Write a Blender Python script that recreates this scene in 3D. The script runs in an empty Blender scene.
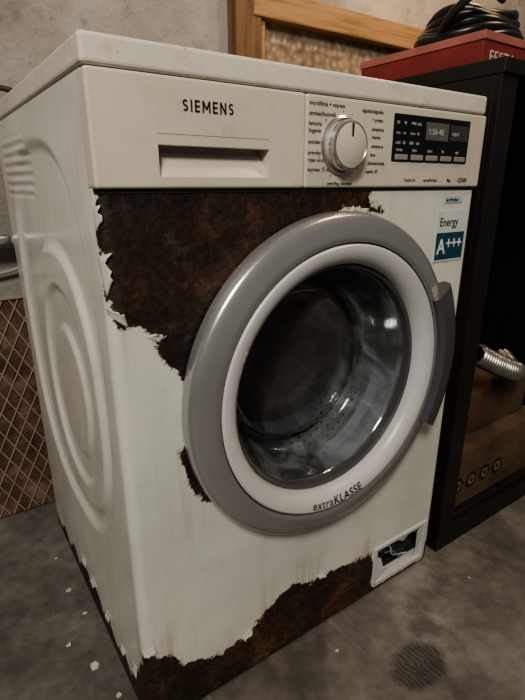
import bpy, bmesh, math, random
import numpy as np
from mathutils import Vector, Matrix
random.seed(4)
scn=bpy.context.scene
COL=scn.collection
# ------------------------------------------------------------------ helpers
def new_mat(name):
    m=bpy.data.materials.new(name); m.use_nodes=True
    nt=m.node_tree; b=nt.nodes["Principled BSDF"]
    return m,nt,b
def N(nt,t,**kw):
    n=nt.nodes.new(t)
    for k,v in kw.items():
        if hasattr(n,k): setattr(n,k,v)
        else: n.inputs[k].default_value=v
    return n
def ramp(nt,fac,stops,interp='LINEAR'):
    r=nt.nodes.new('ShaderNodeValToRGB'); r.color_ramp.interpolation=interp
    e=r.color_ramp.elements
    while len(e)<len(stops): e.new(0.5)
    for el,(p,c) in zip(e,stops):
        el.position=p; el.color=(c[0],c[1],c[2],1) if not isinstance(c,(int,float)) else (c,c,c,1)
    nt.links.new(fac,r.inputs[0]); return r.outputs[0]
def noise(nt,scale,detail=4,rough=.5,vec=None,dist=0):
    n=N(nt,'ShaderNodeTexNoise'); n.inputs['Scale'].default_value=scale
    n.inputs['Detail'].default_value=detail; n.inputs['Roughness'].default_value=rough
    n.inputs['Distortion'].default_value=dist
    if vec is None:
        tc=nt.nodes.new('ShaderNodeTexCoord'); vec=tc.outputs['Object']
    nt.links.new(vec,n.inputs['Vector']); return n.outputs['Fac']
def objvec(nt,scale=(1,1,1)):
    tc=nt.nodes.new('ShaderNodeTexCoord'); mp=nt.nodes.new('ShaderNodeMapping')
    mp.inputs['Scale'].default_value=scale
    nt.links.new(tc.outputs['Object'],mp.inputs['Vector']); return mp.outputs[0]
def mixc(nt,fac,a,b,blend='MIX'):
    m=nt.nodes.new('ShaderNodeMix'); m.data_type='RGBA'; m.blend_type=blend
    for s,v in ((m.inputs[0],fac),(m.inputs[6],a),(m.inputs[7],b)):
        if hasattr(v,'links'): nt.links.new(v,s)
        elif isinstance(v,(int,float)): s.default_value=v
        else: s.default_value=(v[0],v[1],v[2],1)
    return m.outputs[2]
def math_(nt,op,a,b=0,c=None,clamp=False):
    m=nt.nodes.new('ShaderNodeMath'); m.operation=op; m.use_clamp=clamp
    for i,v in enumerate((a,b) if c is None else (a,b,c)):
        if hasattr(v,'links'): nt.links.new(v,m.inputs[i])
        else: m.inputs[i].default_value=v
    return m.outputs[0]
def maprange(nt,v,a,b,c=0,d=1,smooth=True):
    m=nt.nodes.new('ShaderNodeMapRange'); m.interpolation_type='SMOOTHSTEP' if smooth else 'LINEAR'
    m.inputs[1].default_value=a;m.inputs[2].default_value=b;m.inputs[3].default_value=c;m.inputs[4].default_value=d
    nt.links.new(v,m.inputs[0]); return m.outputs[0]
def bump(nt,h,bsdf,strength=.3,dist=.01):
    b=nt.nodes.new('ShaderNodeBump'); b.inputs['Strength'].default_value=strength; b.inputs['Distance'].default_value=dist
    nt.links.new(h,b.inputs['Height']); nt.links.new(b.outputs[0],bsdf.inputs['Normal'])
def simple(name,col,rough=.5,metal=0,var=.12,scale=30,bmp=0,spec=.5):
    m,nt,b=new_mat(name)
    n=noise(nt,scale,5)
    d=[c*(1-var) for c in col]; l=[min(1,c*(1+var)) for c in col]
    nt.links.new(ramp(nt,n,[(.3,d),(.7,l)]),b.inputs['Base Color'])
    b.inputs['Roughness'].default_value=rough; b.inputs['Metallic'].default_value=metal
    b.inputs['Specular IOR Level'].default_value=spec
    if bmp: bump(nt,noise(nt,scale*3,5),b,bmp,.003)
    return m
def link(o,parent=None,mat=None,smooth=False):
    if o.name not in COL.objects: COL.objects.link(o)
    if parent is not None: o.parent=parent
    if mat is not None: o.data.materials.append(mat)
    if smooth and o.type=='MESH':
        for p in o.data.polygons: p.use_smooth=True
    return o
def empty(name,loc=(0,0,0)):
    e=bpy.data.objects.new(name,None); e.location=loc; e.empty_display_size=.05; COL.objects.link(e); return e
def mesh(name,verts,faces,parent=None,mat=None,smooth=False):
    me=bpy.data.meshes.new(name); me.from_pydata(verts,[],faces); me.update()
    return link(bpy.data.objects.new(name,me),parent,mat,smooth)
def box(name,lo,hi,parent=None,mat=None,bev=0,seg=2):
    bm=bmesh.new(); bmesh.ops.create_cube(bm,size=1)
    for v in bm.verts:
        for i in range(3): v.co[i]=lo[i]+(v.co[i]+.5)*(hi[i]-lo[i])
    if bev: bmesh.ops.bevel(bm,geom=bm.edges[:],offset=bev,segments=seg,affect='EDGES',profile=.5)
    me=bpy.data.meshes.new(name); bm.to_mesh(me); bm.free()
    o=link(bpy.data.objects.new(name,me),parent,mat,False)
    return o
def revolve(name,prof,cx,cz,parent=None,mat=None,seg=160,a0=0,a1=2*math.pi,closed=False,smooth=True):
    """revolve (r,y) profile about the y axis through (cx,cz)"""
    full=abs(a1-a0-2*math.pi)<1e-6
    n=seg if full else seg+1
    vs=[];fs=[];m=len(prof)
    for i in range(n):
        a=a0+(a1-a0)*i/seg
        for r,y in prof: vs.append((cx+r*math.cos(a),y,cz+r*math.sin(a)))
    k=m if closed else m-1
    for i in range(seg):
        j=(i+1)%n
        for q in range(k):
            q2=(q+1)%m
            fs.append((i*m+q,i*m+q2,j*m+q2,j*m+q))
    if not full and closed:
        fs.append(tuple(range(m))); fs.append(tuple(reversed([(n-1)*m+q for q in range(m)])))
    o=mesh(name,vs,fs,parent,mat,smooth)
    bm=bmesh.new(); bm.from_mesh(o.data); bmesh.ops.remove_doubles(bm,verts=bm.verts,dist=1e-6)
    bmesh.ops.recalc_face_normals(bm,faces=bm.faces); bm.to_mesh(o.data); bm.free()
    if smooth:
        for p in o.data.polygons: p.use_smooth=True
        try: o.data.set_sharp_from_angle(angle=math.radians(35))
        except Exception: pass
    return o
def tube(name,pts,r,parent=None,mat=None,res=6,cyclic=False):
    cu=bpy.data.curves.new(name,'CURVE'); cu.dimensions='3D'; cu.bevel_depth=r; cu.bevel_resolution=res; cu.resolution_u=10
    sp=cu.splines.new('BEZIER'); sp.bezier_points.add(len(pts)-1)
    for b,p in zip(sp.bezier_points,pts):
        b.co=p; b.handle_left_type=b.handle_right_type='AUTO'
    sp.use_cyclic_u=cyclic; cu.use_fill_caps=True
    o=bpy.data.objects.new(name,cu); return link(o,parent,mat)
def text(name,body,x,z,size,y,parent,mat,align='LEFT',bold=0,sx=1,ext=.0002,sp=1.0):
    cu=bpy.data.curves.new(name,'FONT'); cu.body=body; cu.size=size; cu.align_x=align; cu.offset=bold; cu.extrude=ext; cu.space_character=sp
    o=bpy.data.objects.new(name,cu); o.location=(x,y,z); o.rotation_euler=(math.pi/2,0,0); o.scale=(sx,1,1)
    return link(o,parent,mat)
# ------------------------------------------------------------------ camera
cam=bpy.data.cameras.new("camera"); co=bpy.data.objects.new("camera",cam); COL.objects.link(co)
co.location=(-0.14,-0.475,0.727)
co.rotation_euler=(math.radians(90-18.8),0,math.radians(-34.5))
cam.sensor_fit='VERTICAL'; cam.sensor_height=36; cam.lens=488/700*36; cam.clip_start=.01
scn.camera=co
# ------------------------------------------------------------------ materials
def rust_color(nt):
    n1=noise(nt,9,9,.7,dist=.5); n2=noise(nt,120,6,.7); n3=noise(nt,32,8,.75)
    c1=ramp(nt,n1,[(.34,(.008,.0055,.0045)),(.5,(.023,.0140,.0095)),(.58,(.050,.027,.017)),(.68,(.11,.058,.034))])
    c2=ramp(nt,n2,[(.38,(.35,.34,.33)),(.62,(1.6,1.5,1.4))])
    c=mixc(nt,1.0,c1,c2,'MULTIPLY')
    return mixc(nt,maprange(nt,n3,.54,.66,0,.5),c,(.085,.062,.048))
def painted_metal():
    m,nt,b=new_mat("peeling_white_enamel_over_rust")
    at=nt.nodes.new('ShaderNodeAttribute'); at.attribute_name='rust'
    n1=noise(nt,34,8,.66); n2=noise(nt,230,4,.6)
    v=math_(nt,'ADD',at.outputs['Fac'],math_(nt,'MULTIPLY',math_(nt,'SUBTRACT',n1,.5),.050))
    v=math_(nt,'ADD',v,math_(nt,'MULTIPLY',math_(nt,'SUBTRACT',n2,.5),.008))
    mask=maprange(nt,v,-.0002,.0004)
    halo=maprange(nt,v,-.0040,.0)
    far=maprange(nt,at.outputs['Fac'],-.07,.0)
    big=noise(nt,5,4,.6); st=noise(nt,1,5,.6,objvec(nt,(45,45,2.2)))
    base=ramp(nt,big,[(.35,(.56,.575,.53)),(.65,(.69,.70,.65))])
    drip=maprange(nt,st,.50,.66,0,.50)
    drip=math_(nt,'MULTIPLY',drip,math_(nt,'ADD',math_(nt,'MULTIPLY',far,.85),.12))
    base=mixc(nt,drip,base,(.40,.29,.18))
    grime=maprange(nt,noise(nt,11,8,.74),.52,.66,0,.22); base=mixc(nt,grime,base,(.40,.37,.30))
    sp=maprange(nt,noise(nt,120,2,.6),.70,.76,0,.5)
    base=mixc(nt,sp,base,(.26,.19,.13))
    base=mixc(nt,math_(nt,'MULTIPLY',halo,.6),base,(.33,.22,.13))
    col=mixc(nt,mask,base,rust_color(nt))
    nt.links.new(col,b.inputs['Base Color'])
    nt.links.new(maprange(nt,mask,0,1,.22,.50),b.inputs['Roughness'])
    hgt=math_(nt,'ADD',math_(nt,'MULTIPLY',mask,-1.0),math_(nt,'MULTIPLY',math_(nt,'MULTIPLY',noise(nt,90,6,.7),mask),.8))
    bump(nt,hgt,b,.7,.0025)
    return m
M_paint=painted_metal()
def enamel(name,c,var=.06,rough=.32,stain=(.36,.28,.19),amt=.35,spots=.5):
    m,nt,b=new_mat(name)
    n=noise(nt,6,5,.6); base=ramp(nt,n,[(.35,[x*(1-var) for x in c]),(.65,[x*(1+var) for x in c])])
    s=maprange(nt,noise(nt,20,8,.74),.51,.66,0,amt)
    base=mixc(nt,s,base,stain)
    s=maprange(nt,noise(nt,130,2,.6),.70,.76,0,spots)
    nt.links.new(mixc(nt,s,base,[x*.5 for x in stain]),b.inputs['Base Color'])
    b.inputs['Roughness'].default_value=rough
    return m
M_panel=enamel("aged_ivory_plastic",(.57,.53,.445),amt=.22,spots=.3)
M_lid=enamel("worn_white_laminate",(.62,.59,.53),rough=.4,amt=.40,spots=.6)
M_white=enamel("white_door_plastic",(.54,.55,.55),amt=.06,spots=0)
M_flake=enamel("enamel_flake",(.56,.57,.52),amt=.2)
M_silver=simple("satin_silver_ring",(.43,.44,.445),.24,.7,.06,9)
M_dgrey=simple("dark_grey_handle",(.10,.10,.105),.35,.3,.06)
M_chrome=simple("brushed_chrome",(.62,.62,.62),.22,.9,.05)
M_bezel=simple("dark_bezel",(.12,.12,.125),.3,.5,.05)
M_black=simple("black_plastic",(.012,.012,.013),.3)
M_dark=simple("dark_recess",(.03,.028,.026),.6)
M_ink=simple("printed_ink",(.012,.012,.014),.6)
def drum_mat():
    m,nt,b=new_mat("perforated_stainless")
    vec=objvec(nt,(1,1,1))
    sx=nt.nodes.new('ShaderNodeSeparateXYZ'); nt.links.new(vec,sx.inputs[0])
    ang=math_(nt,'ARCTAN2',math_(nt,'SUBTRACT',sx.outputs[2],.465),math_(nt,'SUBTRACT',sx.outputs[0],.30))
    u=math_(nt,'MULTIPLY',ang,14.0); v=math_(nt,'MULTIPLY',sx.outputs[1],60.0)
    du=math_(nt,'SUBTRACT',math_(nt,'FRACT',u),.5); dv=math_(nt,'SUBTRACT',math_(nt,'FRACT',v),.5)
    dd=math_(nt,'SQRT',math_(nt,'ADD',math_(nt,'MULTIPLY',du,du),math_(nt,'MULTIPLY',dv,dv)))
    hole=maprange(nt,dd,.16,.22,1,0)
    c=ramp(nt,noise(nt,9,6,.7),[(.35,(.60,.59,.57)),(.65,(.88,.87,.84))])
    nt.links.new(mixc(nt,hole,c,(.02,.02,.02)),b.inputs['Base Color'])
    b.inputs['Metallic'].default_value=.4; b.inputs['Roughness'].default_value=.27
    bump(nt,hole,b,.4,.002)
    return m
M_drum=drum_mat()
M_rubber=simple("grey_rubber_gasket",(.26,.265,.27),.45)
def glass_mat(name,tint,minr=.06,rough=.03,haze=.0,hcol=(.5,.55,.58)):
    m=bpy.data.materials.new(name); m.use_nodes=True; nt=m.node_tree; nt.nodes.clear()
    out=nt.nodes.new('ShaderNodeOutputMaterial'); mx=nt.nodes.new('ShaderNodeMixShader')
    tr=nt.nodes.new('ShaderNodeBsdfTransparent'); tr.inputs[0].default_value=(*tint,1)
    gl=nt.nodes.new('ShaderNodeBsdfGlossy'); gl.inputs['Roughness'].default_value=rough
    df=nt.nodes.new('ShaderNodeBsdfDiffuse'); df.inputs[0].default_value=(*hcol,1)
    m2=nt.nodes.new('ShaderNodeMixShader')
    hz=maprange(nt,noise(nt,16,6,.7,dist=1.0),.42,.68,haze*.35,haze*1.6)
    nt.links.new(hz,m2.inputs[0]); nt.links.new(tr.outputs[0],m2.inputs[1]); nt.links.new(df.outputs[0],m2.inputs[2])
    fr=nt.nodes.new('ShaderNodeFresnel'); fr.inputs[0].default_value=1.5
    f=math_(nt,'ADD',fr.outputs[0],minr,clamp=True)
    nt.links.new(f,mx.inputs[0]); nt.links.new(m2.outputs[0],mx.inputs[1]); nt.links.new(gl.outputs[0],mx.inputs[2])
    nt.links.new(mx.outputs[0],out.inputs[0]); return m
M_glass=glass_mat("door_glass",(.95,.96,.97),.05,.04,.05)
M_glass_wall=glass_mat("door_glass_cloudy_wall",(.88,.91,.93),.09,.08,.17)
# ------------------------------------------------------------------ WASHING MACHINE
WM=empty("washing_machine",(0,0,0))
CX,CZ=.300,.465
W,D,ZB,ZT=.592,.53,.010,.824
P1=[(-.004,.74),(.354,.74),(.354,.714),(.363,.700),(.385,.691),(.342,.691),(.314,.698),(.289,.691),(.27,.687),(.30,.60),(.12,.45),
    (.119,.333),(.112,.333),(.098,.346),(.080,.368),(.073,.385),(.070,.407),(.070,.423),(.076,.44),(.078,.46),(.080,.483),(.079,.502),(.071,.527),
    (.057,.547),(.050,.563),(.042,.575),(.026,.587),(.009,.594),(.003,.618),(.000,.65),(-.004,.67)]
P2=[(-.58,.03),(-.52,.04),(-.49,.016),(-.455,.052),(-.42,.026),(-.38,.056),(-.345,.034),(-.30,.074),(-.265,.040),(-.235,.070),(-.20,.040),(-.165,.062),(-.13,.030),(-.095,.054),(-.065,.038),(-.040,.075),(-.018,.100),(-.002,.142),(.004,.145),(.028,.130),(.056,.098),
    (.086,.078),(.114,.07),(.145,.075),(.167,.085),(.19,.10),(.210,.112),(.219,.128),(.25,.125),(.285,.113),(.312,.111),(.345,.107),
    (.385,.102),(.425,.10),(.432,.02),(.572,.010),(.580,.045),(.606,.045),(.70,.03),(1.2,.02),(1.2,-.1),(-.58,-.1)]
def sdist(P,xs,zs):
    P=np.array(P); A=P; B=np.roll(P,-1,0)
    best=np.full(xs.shape,9.); ins=np.zeros(xs.shape,bool)
    for (ax,az),(bx,bz) in zip(A,B):
        dx,dz=bx-ax,bz-az; L=dx*dx+dz*dz
        t=np.clip(((xs-ax)*dx+(zs-az)*dz)/L,0,1)
        best=np.minimum(best,np.hypot(xs-ax-t*dx,zs-az-t*dz))
        if dz!=0:
            c=((az>zs)!=(bz>zs))&(xs<dx*(zs-az)/dz+ax); ins^=c
    return np.where(ins,best,-best)
RC=.012
def shell_point(s):
    q=RC*math.pi/2
    if s<=0 - (q-RC): return 0,RC+(-(s)-(q-RC)),-1,0
    if s<RC:
        a=(s+(q-RC))/q*math.pi/2
        return RC-RC*math.cos(a),RC-RC*math.sin(a),-math.cos(a),-math.sin(a)
    if s<=W-RC: return s,0,0,-1
    if s<W-RC+q:
        a=(s-(W-RC))/q*math.pi/2
        return W-RC+RC*math.sin(a),RC-RC*math.cos(a),math.sin(a),-math.cos(a)
    return W,RC+(s-(W-RC+q)),1,0
def sm(t): t=max(0,min(1,t)); return t*t*(3-2*t)
def side_h(y,z):
    def se(cy,cz,a,b,n=2.6): return (abs((y-cy)/a)**n+abs((z-cz)/b)**n)**(1/n)
    h=0
    r=se(.265,.50,.225,.285)
    h+=-.007*sm((1-r)/.07)
    r=se(.235,.45,.165,.205,2.3)
    h+=.007*sm((1-r)/.08)
    r=se(.225,.445,.125,.155,2.1)
    h+=-.006*sm((1-r)/.10)
    r=se(.220,.44,.085,.105,2.0)
    h+=.005*sm((1-r)/.14)
    if .30<y<.50 and .70<z<.80:
        w=sm((y-.30)/.02)*sm((.50-y)/.02)*sm((z-.70)/.015)*sm((.80-z)/.015)
        h+=.0016*math.sin(z*2*math.pi/.014)*w
    return h
ss=list(np.arange(-D,W+D,.003)); zs=list(np.arange(ZB,ZT+.001,.003))
ns,nz=len(ss),len(zs)
verts=[]
S,Z=np.meshgrid(ss,zs,indexing='ij')
rust=np.maximum(sdist(P1,S,Z),sdist(P2,S,Z))
for i,s in enumerate(ss):
    x,y,nx,ny=shell_point(s)
    for z in zs:
        h=side_h(y,z) if s<-.02 else 0
        verts.append((x+nx*h,y+ny*h,z))
faces=[]
for i in range(ns-1):
    sc=(ss[i]+ss[i+1])/2
    for j in range(nz-1):
        zc=(zs[j]+zs[j+1])/2
        if RC<sc<W-RC and (math.hypot(sc-CX,zc-CZ)<.195 or (.438<sc<.568 and .026<zc<.100) or (.05<sc<.205 and zc>.724)): continue
        faces.append((i*nz+j,(i+1)*nz+j,(i+1)*nz+j+1,i*nz+j+1))
body=mesh("body_shell",verts,faces,WM,M_paint,True)
a=body.data.attributes.new('rust','FLOAT','POINT'); a.data.foreach_set('value',rust.reshape(-1).astype(np.float32))
sol=body.modifiers.new("sheet","SOLIDIFY"); sol.thickness=.0015; sol.offset=-1
box("back_panel",(.004,D-.002,ZB),(W-.004,D+.002,ZT),WM,M_lid)
box("base_plate",(.006,.006,ZB+.002),(W-.006,D-.004,ZB+.010),WM,M_dark)
for i,(fx,fy) in enumerate(((.05,.05),(.55,.05),(.05,.48),(.55,.48))):
    vs=[(fx+.018*math.cos(t*math.pi/8),fy+.018*math.sin(t*math.pi/8),zz) for zz in (0,.013) for t in range(16)]
    mesh("foot_%d"%(i+1),vs,[tuple(range(15,-1,-1)),tuple(range(16,32))]+[(t,(t+1)%16,16+(t+1)%16,16+t) for t in range(16)],WM,M_black)
box("top_lid",(-.003,-.006,.8235),(W-.008,D+.01,.8485),WM,M_lid,.004,3)
def curl(s,z,L,Wd,ang,lift,idx):
    vs=[];fs=[];nu,nv=6,7
    ca,sa=math.cos(ang),math.sin(ang); jag=[random.uniform(.55,1.1) for _ in range(nv)]; sk=random.uniform(-.4,.4)
    for i in range(nu):
        u=i/(nu-1)
        for j in range(nv):
            vv=(j/(nv-1)-.5)
            v=vv*Wd*(1-.35*u)+sk*u*Wd
            du=L*u*jag[j]-.004; out=lift*u*u+.0004
            s2=s+ca*du-sa*v; z2=z+sa*du+ca*v
            x,y,nx,ny=shell_point(s2); vs.append((x+nx*out,y+ny*out,z2))
    for i in range(nu-1):
        for j in range(nv-1): fs.append((i*nv+j,(i+1)*nv+j,(i+1)*nv+j+1,i*nv+j+1))
    o=mesh("enamel_curl_%d"%idx,vs,fs,WM,M_flake,True); o.modifiers.new("t","SOLIDIFY").thickness=.0005
ci=0
for s,z,L,Wd,an,lf in [(.001,.640,.016,.040,10,.004),(.012,.598,.010,.026,50,.003),(-.001,.695,.010,.022,0,.003),(.046,.573,.010,.018,60,.003),
     (.352,.690,.022,.016,160,.002),(.370,.700,.014,.016,190,.002),(.330,.692,.012,.020,100,.002),
     (.006,.148,.012,.022,-70,.003),(.160,.083,.012,.024,-60,.003),(.300,.116,.010,.020,-90,.003),
     (-.30,.080,.016,.030,-80,.003),(-.235,.074,.020,.026,-100,.004),(-.165,.068,.016,.022,-80,.004),(-.095,.060,.014,.02,-95,.003),(-.045,.078,.018,.022,-70,.003)]:
    ci+=1; curl(s,z,L,Wd,math.radians(an),lf,ci)
def bool_cut(o,cutter):
    m=o.modifiers.new("cut","BOOLEAN"); m.operation='DIFFERENCE'; m.object=cutter; m.solver='EXACT'
    bpy.context.view_layer.update()
    dg=bpy.context.evaluated_depsgraph_get(); me=bpy.data.meshes.new_from_object(o.evaluated_get(dg))
    o.modifiers.clear(); o.data=me; bpy.data.objects.remove(cutter)
PY=-.006
dr=box("detergent_drawer_front",(-.001,PY,.7225),(.2415,.02,.8225),WM,M_panel,.003,3)
cut=mesh("cut",[(.060,-.03,.728),(.194,-.03,.728),(.194,-.03,.7725),(.060,-.03,.7725),
                (.064,.016,.738),(.190,.016,.738),(.190,.016,.7725),(.064,.016,.7725)],
         [(0,3,2,1),(4,5,6,7),(0,1,5,4),(3,7,6,2),(0,4,7,3),(1,2,6,5)])
bm=bmesh.new();bm.from_mesh(cut.data);bmesh.ops.recalc_face_normals(bm,faces=bm.faces);bm.to_mesh(cut.data);bm.free()
bool_cut(dr,cut)
box("drawer_grip_lip",(.062,PY+.0005,.7620),(.192,PY+.0035,.7735),WM,M_panel,.001)
mesh("drawer_grip_plate",[(.062,PY+.0015,.7315),(.192,PY+.0015,.7315),(.190,PY+.016,.7560),(.064,PY+.016,.7560)],[(0,1,2,3)],WM,M_panel)
box("control_fascia",(.2425,PY,.7225),(W-.004,.02,.8225),WM,M_panel,.003,3)
box("fascia_gap",(0.004,PY+.005,.7185),(W-.004,.01,.7230),WM,M_dark)
TY=PY-.0003
# brand lettering built from straight strokes (one mesh), cap height 11 mm
def stroke_letters(name,word,x,z,hh,st,y):
    vs=[];fs=[]
    def bar(p,q):
        p=Vector(p);q=Vector(q);d=(q-p).normalized();n=Vector((-d.y,d.x))*st/2; k=len(vs)
        for c in (p-n,q-n,q+n,p+n): vs.append((c.x,y,c.y))
        fs.append((k,k+1,k+2,k+3))
    for ch in word:
        if ch=="I": bar((x+st/2,z),(x+st/2,z+hh)); x+=st
        elif ch=="E":
            w=.0056; bar((x+st/2,z),(x+st/2,z+hh))
            for zz in (z+st/2,z+hh/2,z+hh-st/2): bar((x,zz),(x+w,zz))
            x+=w
        elif ch=="N":
            w=.0074; bar((x+st/2,z),(x+st/2,z+hh)); bar((x+w-st/2,z),(x+w-st/2,z+hh)); bar((x+st*.5,z+hh-st*.3),(x+w-st*.5,z+st*.3)); x+=w
        elif ch=="M":
            w=.0090; bar((x+st/2,z),(x+st/2,z+hh)); bar((x+w-st/2,z),(x+w-st/2,z+hh)); bar((x+st*.5,z+hh-st*.3),(x+w/2,z+hh*.28)); bar((x+w-st*.5,z+hh-st*.3),(x+w/2,z+hh*.28)); x+=w
        elif ch=="S":
            w=.0060; r=(hh-st)/4; rx=(w-st)/2; cx=x+w/2; P=[]
            for k in range(9): a_=math.radians(30+k*(240/8)); P.append((cx+rx*math.cos(a_),z+hh-st/2-r+r*math.sin(a_)))
            for k in range(9): a_=math.radians(90-k*(240/8)); P.append((cx+rx*math.cos(a_),z+st/2+r+r*math.sin(a_)))
            for p,q in zip(P,P[1:]):
                if (Vector(p)-Vector(q)).length>1e-5: bar(p,q)
            x+=w
        x+=.0026
    return mesh(name,vs,fs,WM,M_ink)
stroke_letters("brand_lettering","SIEMENS",.0895,.7930,.0108,.0019,PY-.0004)
KX,KZ=.298,.770
revolve("dial_collar",[(.0335,PY+.001),(.0335,PY-.002),(.031,PY-.0035),(.029,PY-.003)],KX,KZ,WM,M_chrome,64)
revolve("dial_knob",[(.0280,PY),(.0275,PY-.012),(.0262,PY-.0155),(.024,PY-.017),(.0,PY-.0185)],KX,KZ,WM,M_panel,64)
revolve("dial_rim",[(.0284,PY-.008),(.0282,PY-.0135),(.0268,PY-.0165),(.0248,PY-.0172),(.0242,PY-.0165)],KX,KZ,WM,M_chrome,64)
box("dial_pointer",(KX-.001,PY-.0190,KZ+.010),(KX+.001,PY-.0172,KZ+.024),WM,M_ink)
for k in range(15):
    t=math.radians(90+ (k-7)*22)
    box("dial_tick_%d"%(k+1),(KX+.0375*math.cos(t)-.0006,PY-.0005,KZ+.0375*math.sin(t)-.0006),(KX+.0375*math.cos(t)+.0006,PY+.0003,KZ+.0375*math.sin(t)+.0006),WM,M_ink)
left_lab=[("microfibras + express",.2455,.8115),("camisas/business",.2455,.8010),("lenceria",.2455,.7905),("lingerie",.2455,.7830),("antialergias",.2455,.7710),
     ("prendas oscuras",.2455,.7595),("ropa oscura",.2455,.7515),("express 15 min",.2455,.7410)]
for i,(t,x,z) in enumerate(left_lab): text("label_%d"%(i+1),t,x,z,.0063,TY,WM,M_ink,sp=1.06,sx=.92)
right_lab=[("algodon/algodao",.3290,.8095),("+ prelav.",.3470,.8000),("sinteticos",.3470,.7895),("mezcla",.3480,.7805),("sinteticos",.3480,.7700),("lana",.3470,.7600),("delicado/seda",.3430,.7500),("rapido 30",.3400,.7400)]
for i,(t,x,z) in enumerate(right_lab): text("label_r%d"%(i+1),t,x,z,.0060,TY,WM,M_ink,sp=1.04,sx=.90)
text("label_spin","centrifug. adicional",.297,.7258,.0054,TY,WM,M_ink,'CENTER')
text("label_fn1","Fecha fin",.415,.7300,.0060,TY,WM,M_ink,sp=1.08)
text("label_fn2","varioPerfect",.455,.7300,.0060,TY,WM,M_ink,sp=1.05)
text("label_fn3","8kg",.508,.7300,.0060,TY,WM,M_ink)
text("label_fn4","iQ500",.534,.7295,.0082,TY,WM,M_ink,bold=.0001,sp=1.08)
M_disp=simple("display_glass",(.008,.008,.009),.12)
box("display",(.386,PY-.0012,.7545),(.549,PY+.002,.8130),WM,M_disp,.002)
M_lcd=simple("lcd_legend",(.42,.42,.40),.5)
M_grey=simple("button_grey",(.26,.25,.24),.4)
DY=PY-.0014
for i in range(3):
    for j in range(4):
        text("display_legend_%d_%d"%(i,j),["60","40","1400","plus","eco","on","rinse","3h","cold","20","800","del"][i*4+j],.391+j*.0135,.8005-i*.012,.0052,DY,WM,M_lcd)
box("lcd_window",(.450,PY-.0020,.7830),(.498,PY-.0010,.8060),WM,simple("lcd_dark_panel",(.11,.115,.11),.2),.001)
text("lcd_digits","1:58-40",.4535,.7905,.0110,PY-.0022,WM,M_lcd,bold=.0)
for i in range(5):
    box("display_button_%d"%(i+1),(.391+i*.0315,PY-.0035,.7570),(.415+i*.0315,PY-.001,.7640),WM,M_grey,.001)
    text("display_word_%d"%(i+1),["temp","rpm","start","fin","opt"][i],.393+i*.0315,.7680,.0058,DY,WM,M_lcd)
box("start_indicator",(.503,PY-.0020,.784),(.543,PY-.001,.805),WM,simple("indicator_panel",(.05,.05,.05),.2),.001)
text("start_word","start",.506,.791,.0085,PY-.0022,WM,M_lcd)
# ---------------- door
revolve("door_outer_ring",[(.205,.004),(.2255,.001),(.2295,-.004),(.2300,-.015),(.2285,-.0215),(.2245,-.0255),(.215,-.0285),(.203,-.0315),(.1955,-.0325),(.1935,-.0315),(.1930,-.026)],CX,CZ,WM,M_silver,200)
revolve("door_ring_seam",[(.1940,-.029),(.1905,-.0290)],CX,CZ,WM,M_dark,160)
revolve("door_inner_ring",[(.1912,-.0250),(.1912,-.0310),(.1890,-.0328),(.185,-.0330),(.176,-.0305),(.169,-.0255),(.1655,-.018),(.1645,-.008),(.1645,.006)],CX,CZ,WM,M_white,200)
revolve("glass_bezel",[(.1648,-.010),(.1615,-.012),(.1585,-.009),(.1575,.006)],CX,CZ,WM,M_bezel,160)
gb=revolve("glass_bowl",[(.1635,-.004),(.158,.010),(.150,.040),(.140,.066),(.130,.080)],CX,CZ,WM,M_glass_wall,128)
gb.modifiers.new("t","SOLIDIFY").thickness=.003
gb=revolve("glass_front",[(.130,.080),(.118,.090),(.100,.096),(.060,.101),(.0,.103)],CX,CZ,WM,M_glass,128)
gb.modifiers.new("t","SOLIDIFY").thickness=.003
revolve("door_gasket",[(.195,.012),(.176,.014),(.170,.030),(.172,.048),(.162,.060),(.168,.075),(.180,.085),(.235,.090)],CX,CZ,WM,M_rubber,96)
revolve("drum_wall",[(.180,.086),(.200,.092),(.232,.10),(.238,.12),(.238,.40),(.225,.42)],CX,CZ,WM,M_drum,96)
revolve("drum_back",[(.228,.418),(.18,.43),(.14,.405),(.10,.425),(.05,.40),(.0,.398)],CX,CZ,WM,M_drum,96)
for k in range(3):
    t=math.radians(100+120*k); c,s_=math.cos(t),math.sin(t)
    vs=[]
    for y in (.11,.14,.37,.40):
        top=.17 if .12<y<.39 else .228
        for (r,w) in ((.24,-.040),(top,-.012),(top,.012),(.24,.040)):
            vs.append((CX+r*c-w*s_,y,CZ+r*s_+w*c))
    fs=[(i*4+j,i*4+j+1,(i+1)*4+j+1,(i+1)*4+j) for i in range(3) for j in range(3)]+[(0,1,2,3),(15,14,13,12)]
    mesh("drum_paddle_%d"%(k+1),vs,fs,WM,simple("paddle_grey_%d"%k,(.50,.50,.49),.3,.2),True)
hp=[(.196,-.026),(.1965,-.0385),(.203,-.0430),(.228,-.0400),(.2400,-.0340),(.2420,-.022),(.236,-.014),(.225,-.012)]
h=revolve("door_handle",hp,CX,CZ,WM,M_dgrey,40,math.radians(-30),math.radians(30),True)
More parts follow.
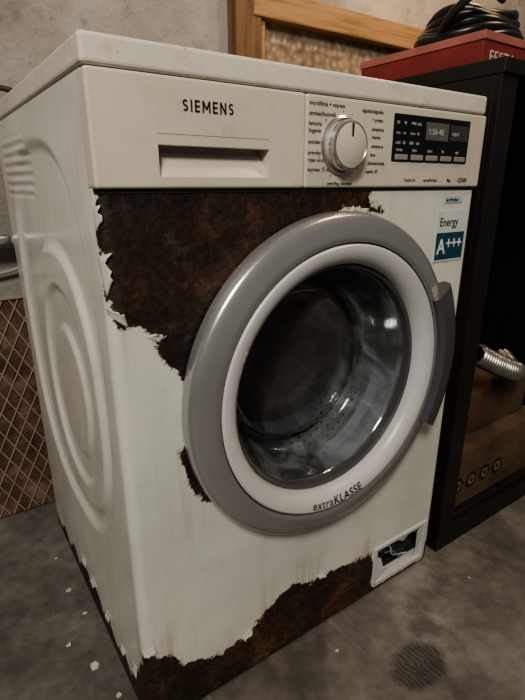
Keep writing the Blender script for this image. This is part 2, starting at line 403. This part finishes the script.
def arc_text(name,parts,R0,ac,size):
    x=0;objs=[]
    for body_,bold,sx,sp_ in parts:
        cu=bpy.data.curves.new("tmp",'FONT'); cu.body=body_; cu.size=size; cu.offset=bold; cu.space_character=sp_
        o=bpy.data.objects.new("tmp",cu); COL.objects.link(o); bpy.context.view_layer.update()
        me=bpy.data.meshes.new_from_object(o.evaluated_get(bpy.context.evaluated_depsgraph_get()))
        co_=[v.co.copy() for v in me.vertices]; w=max(c.x for c in co_)*sx
        objs.append(([(c.x*sx+x,c.y) for c in co_],[tuple(p.vertices) for p in me.polygons])); x+=w+size*.10
        bpy.data.objects.remove(o)
    tot=x; vs=[];fs=[]
    for cs,ps in objs:
        k=len(vs)
        for (u,v) in cs:
            r=R0-v; a=ac+(u-tot/2)/R0
            y=-.0332 if r>.184 else -.0332+(.184-r)/.008*.0024
            vs.append((CX+r*math.cos(a),y-.0012,CZ+r*math.sin(a)))
        fs+= [tuple(i+k for i in p) for p in ps]
    o=mesh(name,vs,fs,WM,M_ink); return o
arc_text("door_lettering",[("extra",.0001,1.0,1.12),("KLASSE",.0003,.95,1.12)],.1855,math.radians(-90),.0172)
# energy label
box("energy_label",(.503,-.0012,.612),(.577,.0,.689),WM,simple("label_white",(.56,.60,.60),.4))
box("energy_label_class",(.506,-.0018,.6155),(.574,-.0010,.6560),WM,simple("label_blue",(.012,.055,.095),.4))
text("energy_word","Energy",.510,.6660,.0180,-.0016,WM,M_ink,sx=.92)
M_lw=simple("label_lettering",(.7,.72,.72),.4)
text("energy_class","A",.509,.6245,.0320,-.0022,WM,M_lw,bold=.0006,sx=.9)
text("energy_class_plus","+++",.5300,.6310,.0250,-.0022,WM,M_lw,bold=.0004,sx=.9)
box("small_sticker",(.517,-.0012,.7000),(.560,0,.7095),WM,simple("sticker_pale",(.4,.5,.53),.4))
text("sticker_word","ecoPerfect",.519,.7022,.0070,-.0016,WM,M_ink)
# pump filter hatch
box("hatch_cavity",(.434,.058,.020),(.572,.062,.108),WM,M_black)
for nme,lo,hi in (("hatch_frame_top",(.430,-.003,.0985),(.576,.012,.1060)),("hatch_frame_right",(.5665,-.003,.024),(.576,.012,.100)),
                  ("hatch_frame_left",(.430,-.003,.022),(.4385,.012,.100)),("hatch_frame_bottom",(.434,-.003,.018),(.576,.018,.0275))):
    box(nme,lo,hi,WM,M_white,.0012)
revolve("filter_cap",[(.0,.016),(.022,.016),(.025,.022),(.025,.055)],.525,.060,WM,simple("filter_dark",(.05,.05,.05),.4),32)
box("filter_grip",(.505,.008,.057),(.545,.018,.064),WM,M_dark,.001)
mesh("broken_flap",[(.440,.000,.028),(.488,-.004,.026),(.478,.002,.040),(.462,.001,.046),(.456,.004,.070),(.440,.004,.082)],[(0,1,2,3,4,5)],WM,M_white)
mesh("broken_flap_piece",[(.490,.003,.098),(.540,.0,.098),(.528,.004,.088),(.518,.006,.078),(.504,.006,.086)],[(4,3,2,1,0)],WM,M_white)
mesh("broken_flap_corner",[(.566,.002,.028),(.566,.002,.060),(.556,.003,.046),(.545,.003,.028)],[(0,1,2,3)],WM,M_white)
tube("emergency_drain_hose",[(.445,.03,.04),(.462,.02,.055),(.475,.015,.078),(.492,.03,.085)],.005,WM,M_black)
tube("loose_wire",[(.448,.03,.092),(.470,.012,.070),(.495,.012,.062),(.515,.008,.040)],.0014,WM,simple("blue_wire",(.12,.2,.3),.4))
tube("loose_wire_2",[(.455,.03,.095),(.482,.010,.082),(.500,.014,.050),(.540,.012,.036)],.0014,WM,simple("white_wire",(.5,.5,.48),.4))
# ------------------------------------------------------------------ ROOM
def floor_mat():
    m,nt,b=new_mat("stained_concrete")
    n1=noise(nt,3.0,7,.60,dist=.5); n2=noise(nt,40,5,.6)
    c=ramp(nt,n1,[(.34,(.080,.073,.066)),(.5,(.145,.136,.124)),(.66,(.240,.228,.208))])
    c2=ramp(nt,n2,[(.35,(.78,.78,.78)),(.65,(1.14,1.13,1.12))])
    c=mixc(nt,1,c,c2,'MULTIPLY')
    dk=maprange(nt,noise(nt,6,7,.66),.52,.66,0,.6); c=mixc(nt,dk,c,(.048,.044,.039))
    sc=maprange(nt,noise(nt,1,6,.7,objvec(nt,(60,7,1)),dist=.8),.60,.70,0,.25); c=mixc(nt,sc,c,(.34,.32,.30))
    tc=nt.nodes.new('ShaderNodeTexCoord'); mp=nt.nodes.new('ShaderNodeMapping')
    mp.inputs['Location'].default_value=(-.392,.142,0); nt.links.new(tc.outputs['Object'],mp.inputs[0])
    sx=nt.nodes.new('ShaderNodeSeparateXYZ'); nt.links.new(mp.outputs[0],sx.inputs[0])
    u=math_(nt,'MULTIPLY',sx.outputs[0],.85); v=math_(nt,'MULTIPLY',sx.outputs[1],1.15)
    r=math_(nt,'SQRT',math_(nt,'ADD',math_(nt,'MULTIPLY',u,u),math_(nt,'MULTIPLY',v,v)))
    r=math_(nt,'ADD',r,math_(nt,'MULTIPLY',math_(nt,'SUBTRACT',noise(nt,45,6,.7),.5),.030))
    wv=nt.nodes.new('ShaderNodeTexWave'); wv.inputs['Scale'].default_value=38; wv.inputs['Distortion'].default_value=9; wv.inputs['Detail'].default_value=4
    nt.links.new(mp.outputs[0],wv.inputs['Vector'])
    k=math_(nt,'MULTIPLY',maprange(nt,r,.034,.050,.9,0),math_(nt,'ADD',math_(nt,'MULTIPLY',wv.outputs['Fac'],.40),.5))
    c=mixc(nt,k,c,(.020,.018,.017))
    nt.links.new(c,b.inputs['Base Color'])
    nt.links.new(maprange(nt,n1,.35,.6,.45,.75),b.inputs['Roughness'])
    bump(nt,math_(nt,'ADD',n2,math_(nt,'MULTIPLY',noise(nt,200,3),.3)),b,.25,.003)
    return m
def plaster_mat(name,a,b_,sc=4):
    m,nt,b=new_mat(name)
    n=noise(nt,sc,8,.65); n2=noise(nt,25,6,.7)
    c=ramp(nt,n,[(.36,a),(.62,b_)])
    c=mixc(nt,maprange(nt,n2,.54,.66,0,.4),c,[x*.6 for x in a])
    nt.links.new(c,b.inputs['Base Color']); b.inputs['Roughness'].default_value=.85
    bump(nt,math_(nt,'ADD',n,n2),b,.6,.012)
    return m
WY=.65
box("floor",(-3,-3,-.05),(4,WY+.1,0),None,floor_mat())
M_pl=plaster_mat("old_grey_plaster",(.24,.225,.205),(.42,.40,.37))
WB=empty("wall_back")
wx0,wx1,wz0,wz1=.60,1.75,.62,1.13
box("plaster_left",(-3,WY,0),(wx0,WY+.1,2.4),WB,M_pl)
box("plaster_below",(wx0,WY,0),(4,WY+.1,wz0),WB,M_pl)
box("plaster_above",(wx0,WY,wz1),(4,WY+.1,2.4),WB,plaster_mat("whitewashed_plaster",(.36,.32,.27),(.56,.51,.44)))
box("plaster_right",(wx1,WY,wz0),(4,WY+.1,wz1),WB,M_pl)
MP=empty("wire_mesh_panel")
def terracotta():
    m,nt,b=new_mat("dusty_terracotta_board")
    n=noise(nt,16,8,.72); c=ramp(nt,n,[(.36,(.05,.024,.016)),(.5,(.12,.055,.035)),(.66,(.24,.16,.12))])
    nt.links.new(c,b.inputs['Base Color']); b.inputs['Roughness'].default_value=.9; bump(nt,n,b,.6,.01); return m
box("board",(-.55,WY-.018,.003),(.045,WY-.004,.505),MP,terracotta())
bm=bmesh.new()
def rod(p,q,r):
    d=Vector(q)-Vector(p); L=d.length
    ret=bmesh.ops.create_cone(bm,segments=6,radius1=r,radius2=r,depth=L,cap_ends=True)
    M=Matrix.Translation((Vector(p)+Vector(q))/2)@d.to_track_quat('Z','Y').to_matrix().to_4x4()
    bmesh.ops.transform(bm,matrix=M,verts=ret['verts'])
x0,x1,z0,z1=-.55,.045,.006,.505
def clipline(c,sl):
    P=[]
    for x in (x0,x1):
        z=sl*(x-c)
        if z0<=z<=z1: P.append((x,z))
    for z in (z0,z1):
        x=z/sl+c
        if x0<x<x1: P.append((x,z))
    return P
for sl in (1.9,-1.9):
    c=-1.4
    while c<1.2:
        P=clipline(c,sl)
        if len(P)>=2: rod((P[0][0],WY-.0205,P[0][1]),(P[1][0],WY-.0205,P[1][1]),.0015)
        c+=.030
rod((x0,WY-.021,z1),(x1,WY-.021,z1),.004); rod((x1,WY-.021,z0),(x1,WY-.021,z1),.004)
me=bpy.data.meshes.new("wire_lath"); bm.to_mesh(me); bm.free(); link(bpy.data.objects.new("wire_lath",me),MP,simple("pale_wire",(.36,.31,.26),.6,.2))
def wood_mat(name,a,b_,vec):
    m,nt,b=new_mat(name)
    v=objvec(nt,vec); n=noise(nt,6,6,.6,v,dist=.4)
    nt.links.new(ramp(nt,n,[(.3,a),(.5,b_),(.7,[x*1.25 for x in b_])]),b.inputs['Base Color']); b.inputs['Roughness'].default_value=.6
    bump(nt,n,b,.3,.003); return m
M_wood=wood_mat("orange_pine_beam",(.22,.11,.045),(.40,.235,.115),(1,10,14))
M_woodv=wood_mat("old_brown_jamb",(.08,.045,.024),(.19,.11,.055),(14,10,1))
WN=empty("window_1")
box("frame_top",(wx0-.02,WY-.045,1.092),(wx1+.05,WY+.05,1.150),WN,M_wood,.004)
box("frame_jamb_left",(.535,WY-.040,.58),(.605,WY+.02,1.45),WN,M_woodv,.004)
box("frame_jamb_strip",(.606,WY-.030,.58),(.622,WY+.02,1.091),WN,M_wood,.003)
box("frame_jamb_right",(wx1,WY-.03,.6),(wx1+.06,WY+.02,1.091),WN,M_wood,.004)
box("frame_sill",(wx0-.02,WY-.05,.58),(wx1+.05,WY+.05,.625),WN,M_wood,.004)
def bubble_glass():
    m,nt,b=new_mat("obscure_pebbled_glass")
    vo=nt.nodes.new('ShaderNodeTexVoronoi'); vo.inputs['Scale'].default_value=60; vo.feature='SMOOTH_F1'
    tc=nt.nodes.new('ShaderNodeTexCoord'); nt.links.new(tc.outputs['Object'],vo.inputs['Vector'])
    c=ramp(nt,noise(nt,5,4),[(.3,(.32,.24,.17)),(.7,(.54,.43,.32))])
    c=mixc(nt,1,c,ramp(nt,vo.outputs['Distance'],[(.0,(1.2,1.2,1.2)),(.7,(.5,.48,.46))]),'MULTIPLY')
    nt.links.new(c,b.inputs['Base Color'])
    b.inputs['Roughness'].default_value=.32; b.inputs['Specular IOR Level'].default_value=.6
    bump(nt,vo.outputs['Distance'],b,.45,.010); return m
box("glass_pane",(wx0,WY-.010,.62),(wx1,WY+.0,1.095),WN,bubble_glass())
# ------------------------------------------------------------------ cabinet to the right
CB=empty("storage_cabinet")
M_cab=simple("black_lacquered_board",(.010,.009,.0085),.45,0,.25,12,.1)
cx0,cx1,cy0,cy1=.626,1.42,.002,.42
box("side_left",(cx0,cy0+.012,0),(cx0+.022,cy1,.885),CB,M_cab,.001)
box("side_right",(cx1-.022,cy0+.012,0),(cx1,cy1,.885),CB,M_cab,.001)
box("back_board",(cx0+.022,cy1-.012,0.05),(cx1-.022,cy1,.885),CB,M_cab)
box("top_board",(cx0-.002,cy0-.004,.885),(cx1+.002,cy1+.004,.907),CB,M_cab,.002)
box("stile_left",(cx0,cy0,0),(cx0+.045,cy0+.012,.885),CB,M_cab,.001)
box("stile_right",(cx1-.045,cy0,0),(cx1,cy0+.012,.885),CB,M_cab,.001)
box("plinth_rail",(cx0+.045,cy0,0),(cx1-.045,cy0+.012,.045),CB,M_cab,.001)
box("bottom_board",(cx0+.022,cy0+.012,.035),(cx1-.022,cy1-.012,.053),CB,M_cab,.001)
def card(name,oname,c,lo,hi):
    e=empty(name)
    m,nt,b=new_mat(oname)
    n=noise(nt,7,7,.7); st=noise(nt,1,3,.5,objvec(nt,(3,3,180)))
    cc=ramp(nt,n,[(.35,[x*.4 for x in c]),(.65,c)]); cc=mixc(nt,maprange(nt,st,.4,.6,0,.2),cc,[x*.6 for x in c])
    nt.links.new(cc,b.inputs['Base Color']); b.inputs['Roughness'].default_value=.8
    box("carton",lo,hi,e,m,.002)
    mx=(lo[1]+hi[1])/2
    box("flap_front",(lo[0]+.001,lo[1]+.001,hi[2]),(hi[0]-.001,mx-.002,hi[2]+.003),e,m)
    box("flap_rear",(lo[0]+.001,mx+.002,hi[2]),(hi[0]-.001,hi[1]-.001,hi[2]+.003),e,m)
    box("packing_tape",(lo[0]+.002,mx-.02,hi[2]+.0031),(hi[0]-.002,mx+.02,hi[2]+.0036),e,simple(oname+"_tape",(.20,.14,.075),.25))
    return e
b1=card("cardboard_box","kraft_board_a",(.15,.095,.055),(.690,.030,.0535),(1.05,.30,.190))
b2=card("cardboard_box.001","kraft_board_b",(.13,.08,.045),(.720,.070,.1940),(1.02,.33,.290))
for i,x in enumerate((.715,.765,.815,.865)):
    revolve("print_mark_%d"%i,[(.0,.0288),(.019,.0288)],x,.11,b1,M_ink,24)
    revolve("print_mark_inner_%d"%i,[(.006,.0284),(.012,.0284)],x,.11,b1,simple("print_pale%d"%i,(.2,.15,.10),.8),24)
def corr_hose(name,pts,r,mat,pitch=.011,amp=.15):
    P=[Vector(p) for p in pts]; out=[]
    def cr(p0,p1,p2,p3,t): return .5*((2*p1)+(-p0+p2)*t+(2*p0-5*p1+4*p2-p3)*t*t+(-p0+3*p1-3*p2+p3)*t**3)
    Q=[P[0]]+P+[P[-1]]
    for i in range(len(P)-1):
        for k in range(60): out.append(cr(Q[i],Q[i+1],Q[i+2],Q[i+3],k/60))
    L=[0]
    for a_,b_ in zip(out,out[1:]): L.append(L[-1]+(b_-a_).length)
    tot=L[-1]; step=.0011; m=int(tot/step); j=0; pts2=[]
    for i in range(m):
        s=i*step
        while j<len(L)-2 and L[j+1]<s: j+=1
        pts2.append(out[j].lerp(out[j+1],(s-L[j])/max(1e-9,L[j+1]-L[j])))
    vs=[];fs=[];K=24
    for i,p in enumerate(pts2):
        t=(pts2[min(i+3,m-1)]-pts2[max(i-3,0)]).normalized()
        up=Vector((.1,1,.1)).normalized(); a_=t.cross(up).normalized(); b_=a_.cross(t)
        rr=r*(1+amp*(abs(math.sin(i*step*math.pi/pitch))-.6))
        for k in range(K):
            w=2*math.pi*k/K; vs.append(tuple(p+(a_*math.cos(w)+b_*math.sin(w))*rr))
    for i in range(m-1):
        for k in range(K): fs.append((i*K+k,i*K+(k+1)%K,(i+1)*K+(k+1)%K,(i+1)*K+k))
    fs.append(tuple(range(K)))
    o=mesh(name,vs,fs,None,mat,True); return o
corr_hose("corrugated_hose",[(.700,.022,.418),(.77,.018,.383),(.85,.02,.350),(.93,.07,.325),(1.00,.13,.3205)],.0195,simple("grey_corrugated_conduit",(.27,.26,.24),.3,.75),.009,.34)
# red box on the cabinet
RB=empty("red_product_box")
box("carton",(.655,.060,.9075),(.98,.33,.9445),RB,simple("red_printed_card",(.20,.030,.028),.4,0,.15,20),.0015)
box("lid",(.653,.058,.945),(.982,.332,.958),RB,simple("pink_printed_card",(.36,.13,.11),.4,0,.15,20),.0015)
text("box_lettering","FESTA",.672,.914,.026,.0595,RB,simple("box_white_print",(.55,.50,.46),.5),sp=1.1)
CC=empty("coiled_black_cable")
for i in range(5):
    pts=[(.80+(.105-.006*i)*math.cos(t),.19+(.085-.004*i)*math.sin(t),.973+.011*i+.006*math.sin(3*t+i)) for t in [k*math.pi/6 for k in range(12)]]
    tube("loop_%d"%(i+1),pts,.0085,CC,M_black,4,True)
tube("plug_lead",[(.70,.18,.985),(.685,.14,1.01),(.70,.10,1.03),(.74,.09,1.02)],.007,CC,M_black)
# ------------------------------------------------------------------ plumbing at the left
PM=empty("wall_water_tap")
M_zinc=simple("galvanised_pipe",(.35,.34,.32),.4,.7)
tube("supply_pipe",[(-.60,.60,.630),(-.3,.60,.630),(-.02,.60,.625)],.010,PM,M_zinc)
tube("coupling_nut",[(-.055,.60,.626),(.000,.60,.625)],.017,PM,M_chrome,1)
tube("wall_stub",[(-.3,.60,.63),(-.3,.66,.63)],.010,PM,M_zinc)
tube("valve_hose",[(-.02,.60,.625),(.04,.60,.61),(.07,.585,.56),(.08,.58,.45)],.009,PM,M_rubber)
tube("power_cable",[(-.5,.60,.90),(-.2,.61,.905),(.0,.60,.895),(.10,.60,.86),(.15,.59,.70)],.005,None,simple("grey_cable_sheath",(.05,.05,.05),.5))
tube("grey_cable",[(-.5,.62,.52),(-.2,.63,.545),(.0,.63,.56),(.12,.62,.60),(.2,.60,.5)],.004,None,simple("pale_cable_sheath",(.3,.29,.27),.5))
FL=[];FF=[]
for (x,y,s) in [(-.035,.15,.008),(-.06,.21,.004),(.03,-.03,.004),(.30,-.05,.003),(-.03,.33,.005),(.62,-.08,.003),(-.02,.26,.004),(-.02,.08,.004),(-.03,.43,.004)]:
    k=len(FL); m=6
    for i in range(m):
        t=i*2*math.pi/m+random.uniform(-.3,.3); r=s*random.uniform(.6,1.3)
        FL.append((x+r*math.cos(t),y+r*math.sin(t),.0012+random.uniform(0,.0015)))
    FF.append(tuple(range(k,k+m)))
fl=mesh("paint_flakes",FL,FF,None,M_flake); fl.modifiers.new("t","SOLIDIFY").thickness=.0008
# ------------------------------------------------------------------ light
def area(name,loc,tgt,size,power,col):
    l=bpy.data.lights.new(name,'AREA'); l.size=size; l.energy=power; l.color=col
    o=bpy.data.objects.new(name,l); o.location=loc; COL.objects.link(o)
    o.rotation_euler=(Vector(tgt)-Vector(loc)).to_track_quat('-Z','Y').to_euler(); return o
area("key_area_light",(-.85,-1.15,1.9),(.15,0,.45),.45,36,(1,.915,.80))  # added key light above front left, stands for no real fixture
area("ceiling_bulb_warm",(1.3,-.5,2.1),(.6,.3,.6),.3,9,(1,.70,.42))
pl=bpy.data.lights.new("wall_bulb",'POINT'); pl.energy=5.5; pl.color=(1,.70,.43); pl.shadow_soft_size=.05
po=bpy.data.objects.new("wall_bulb",pl); po.location=(1.05,.25,1.45); COL.objects.link(po)
w=bpy.data.worlds.new("w"); scn.world=w; w.use_nodes=True
w.node_tree.nodes["Background"].inputs[0].default_value=(.85,.83,.82,1); w.node_tree.nodes["Background"].inputs[1].default_value=.12
try: scn.view_settings.look='AgX - Medium High Contrast'
except Exception: pass
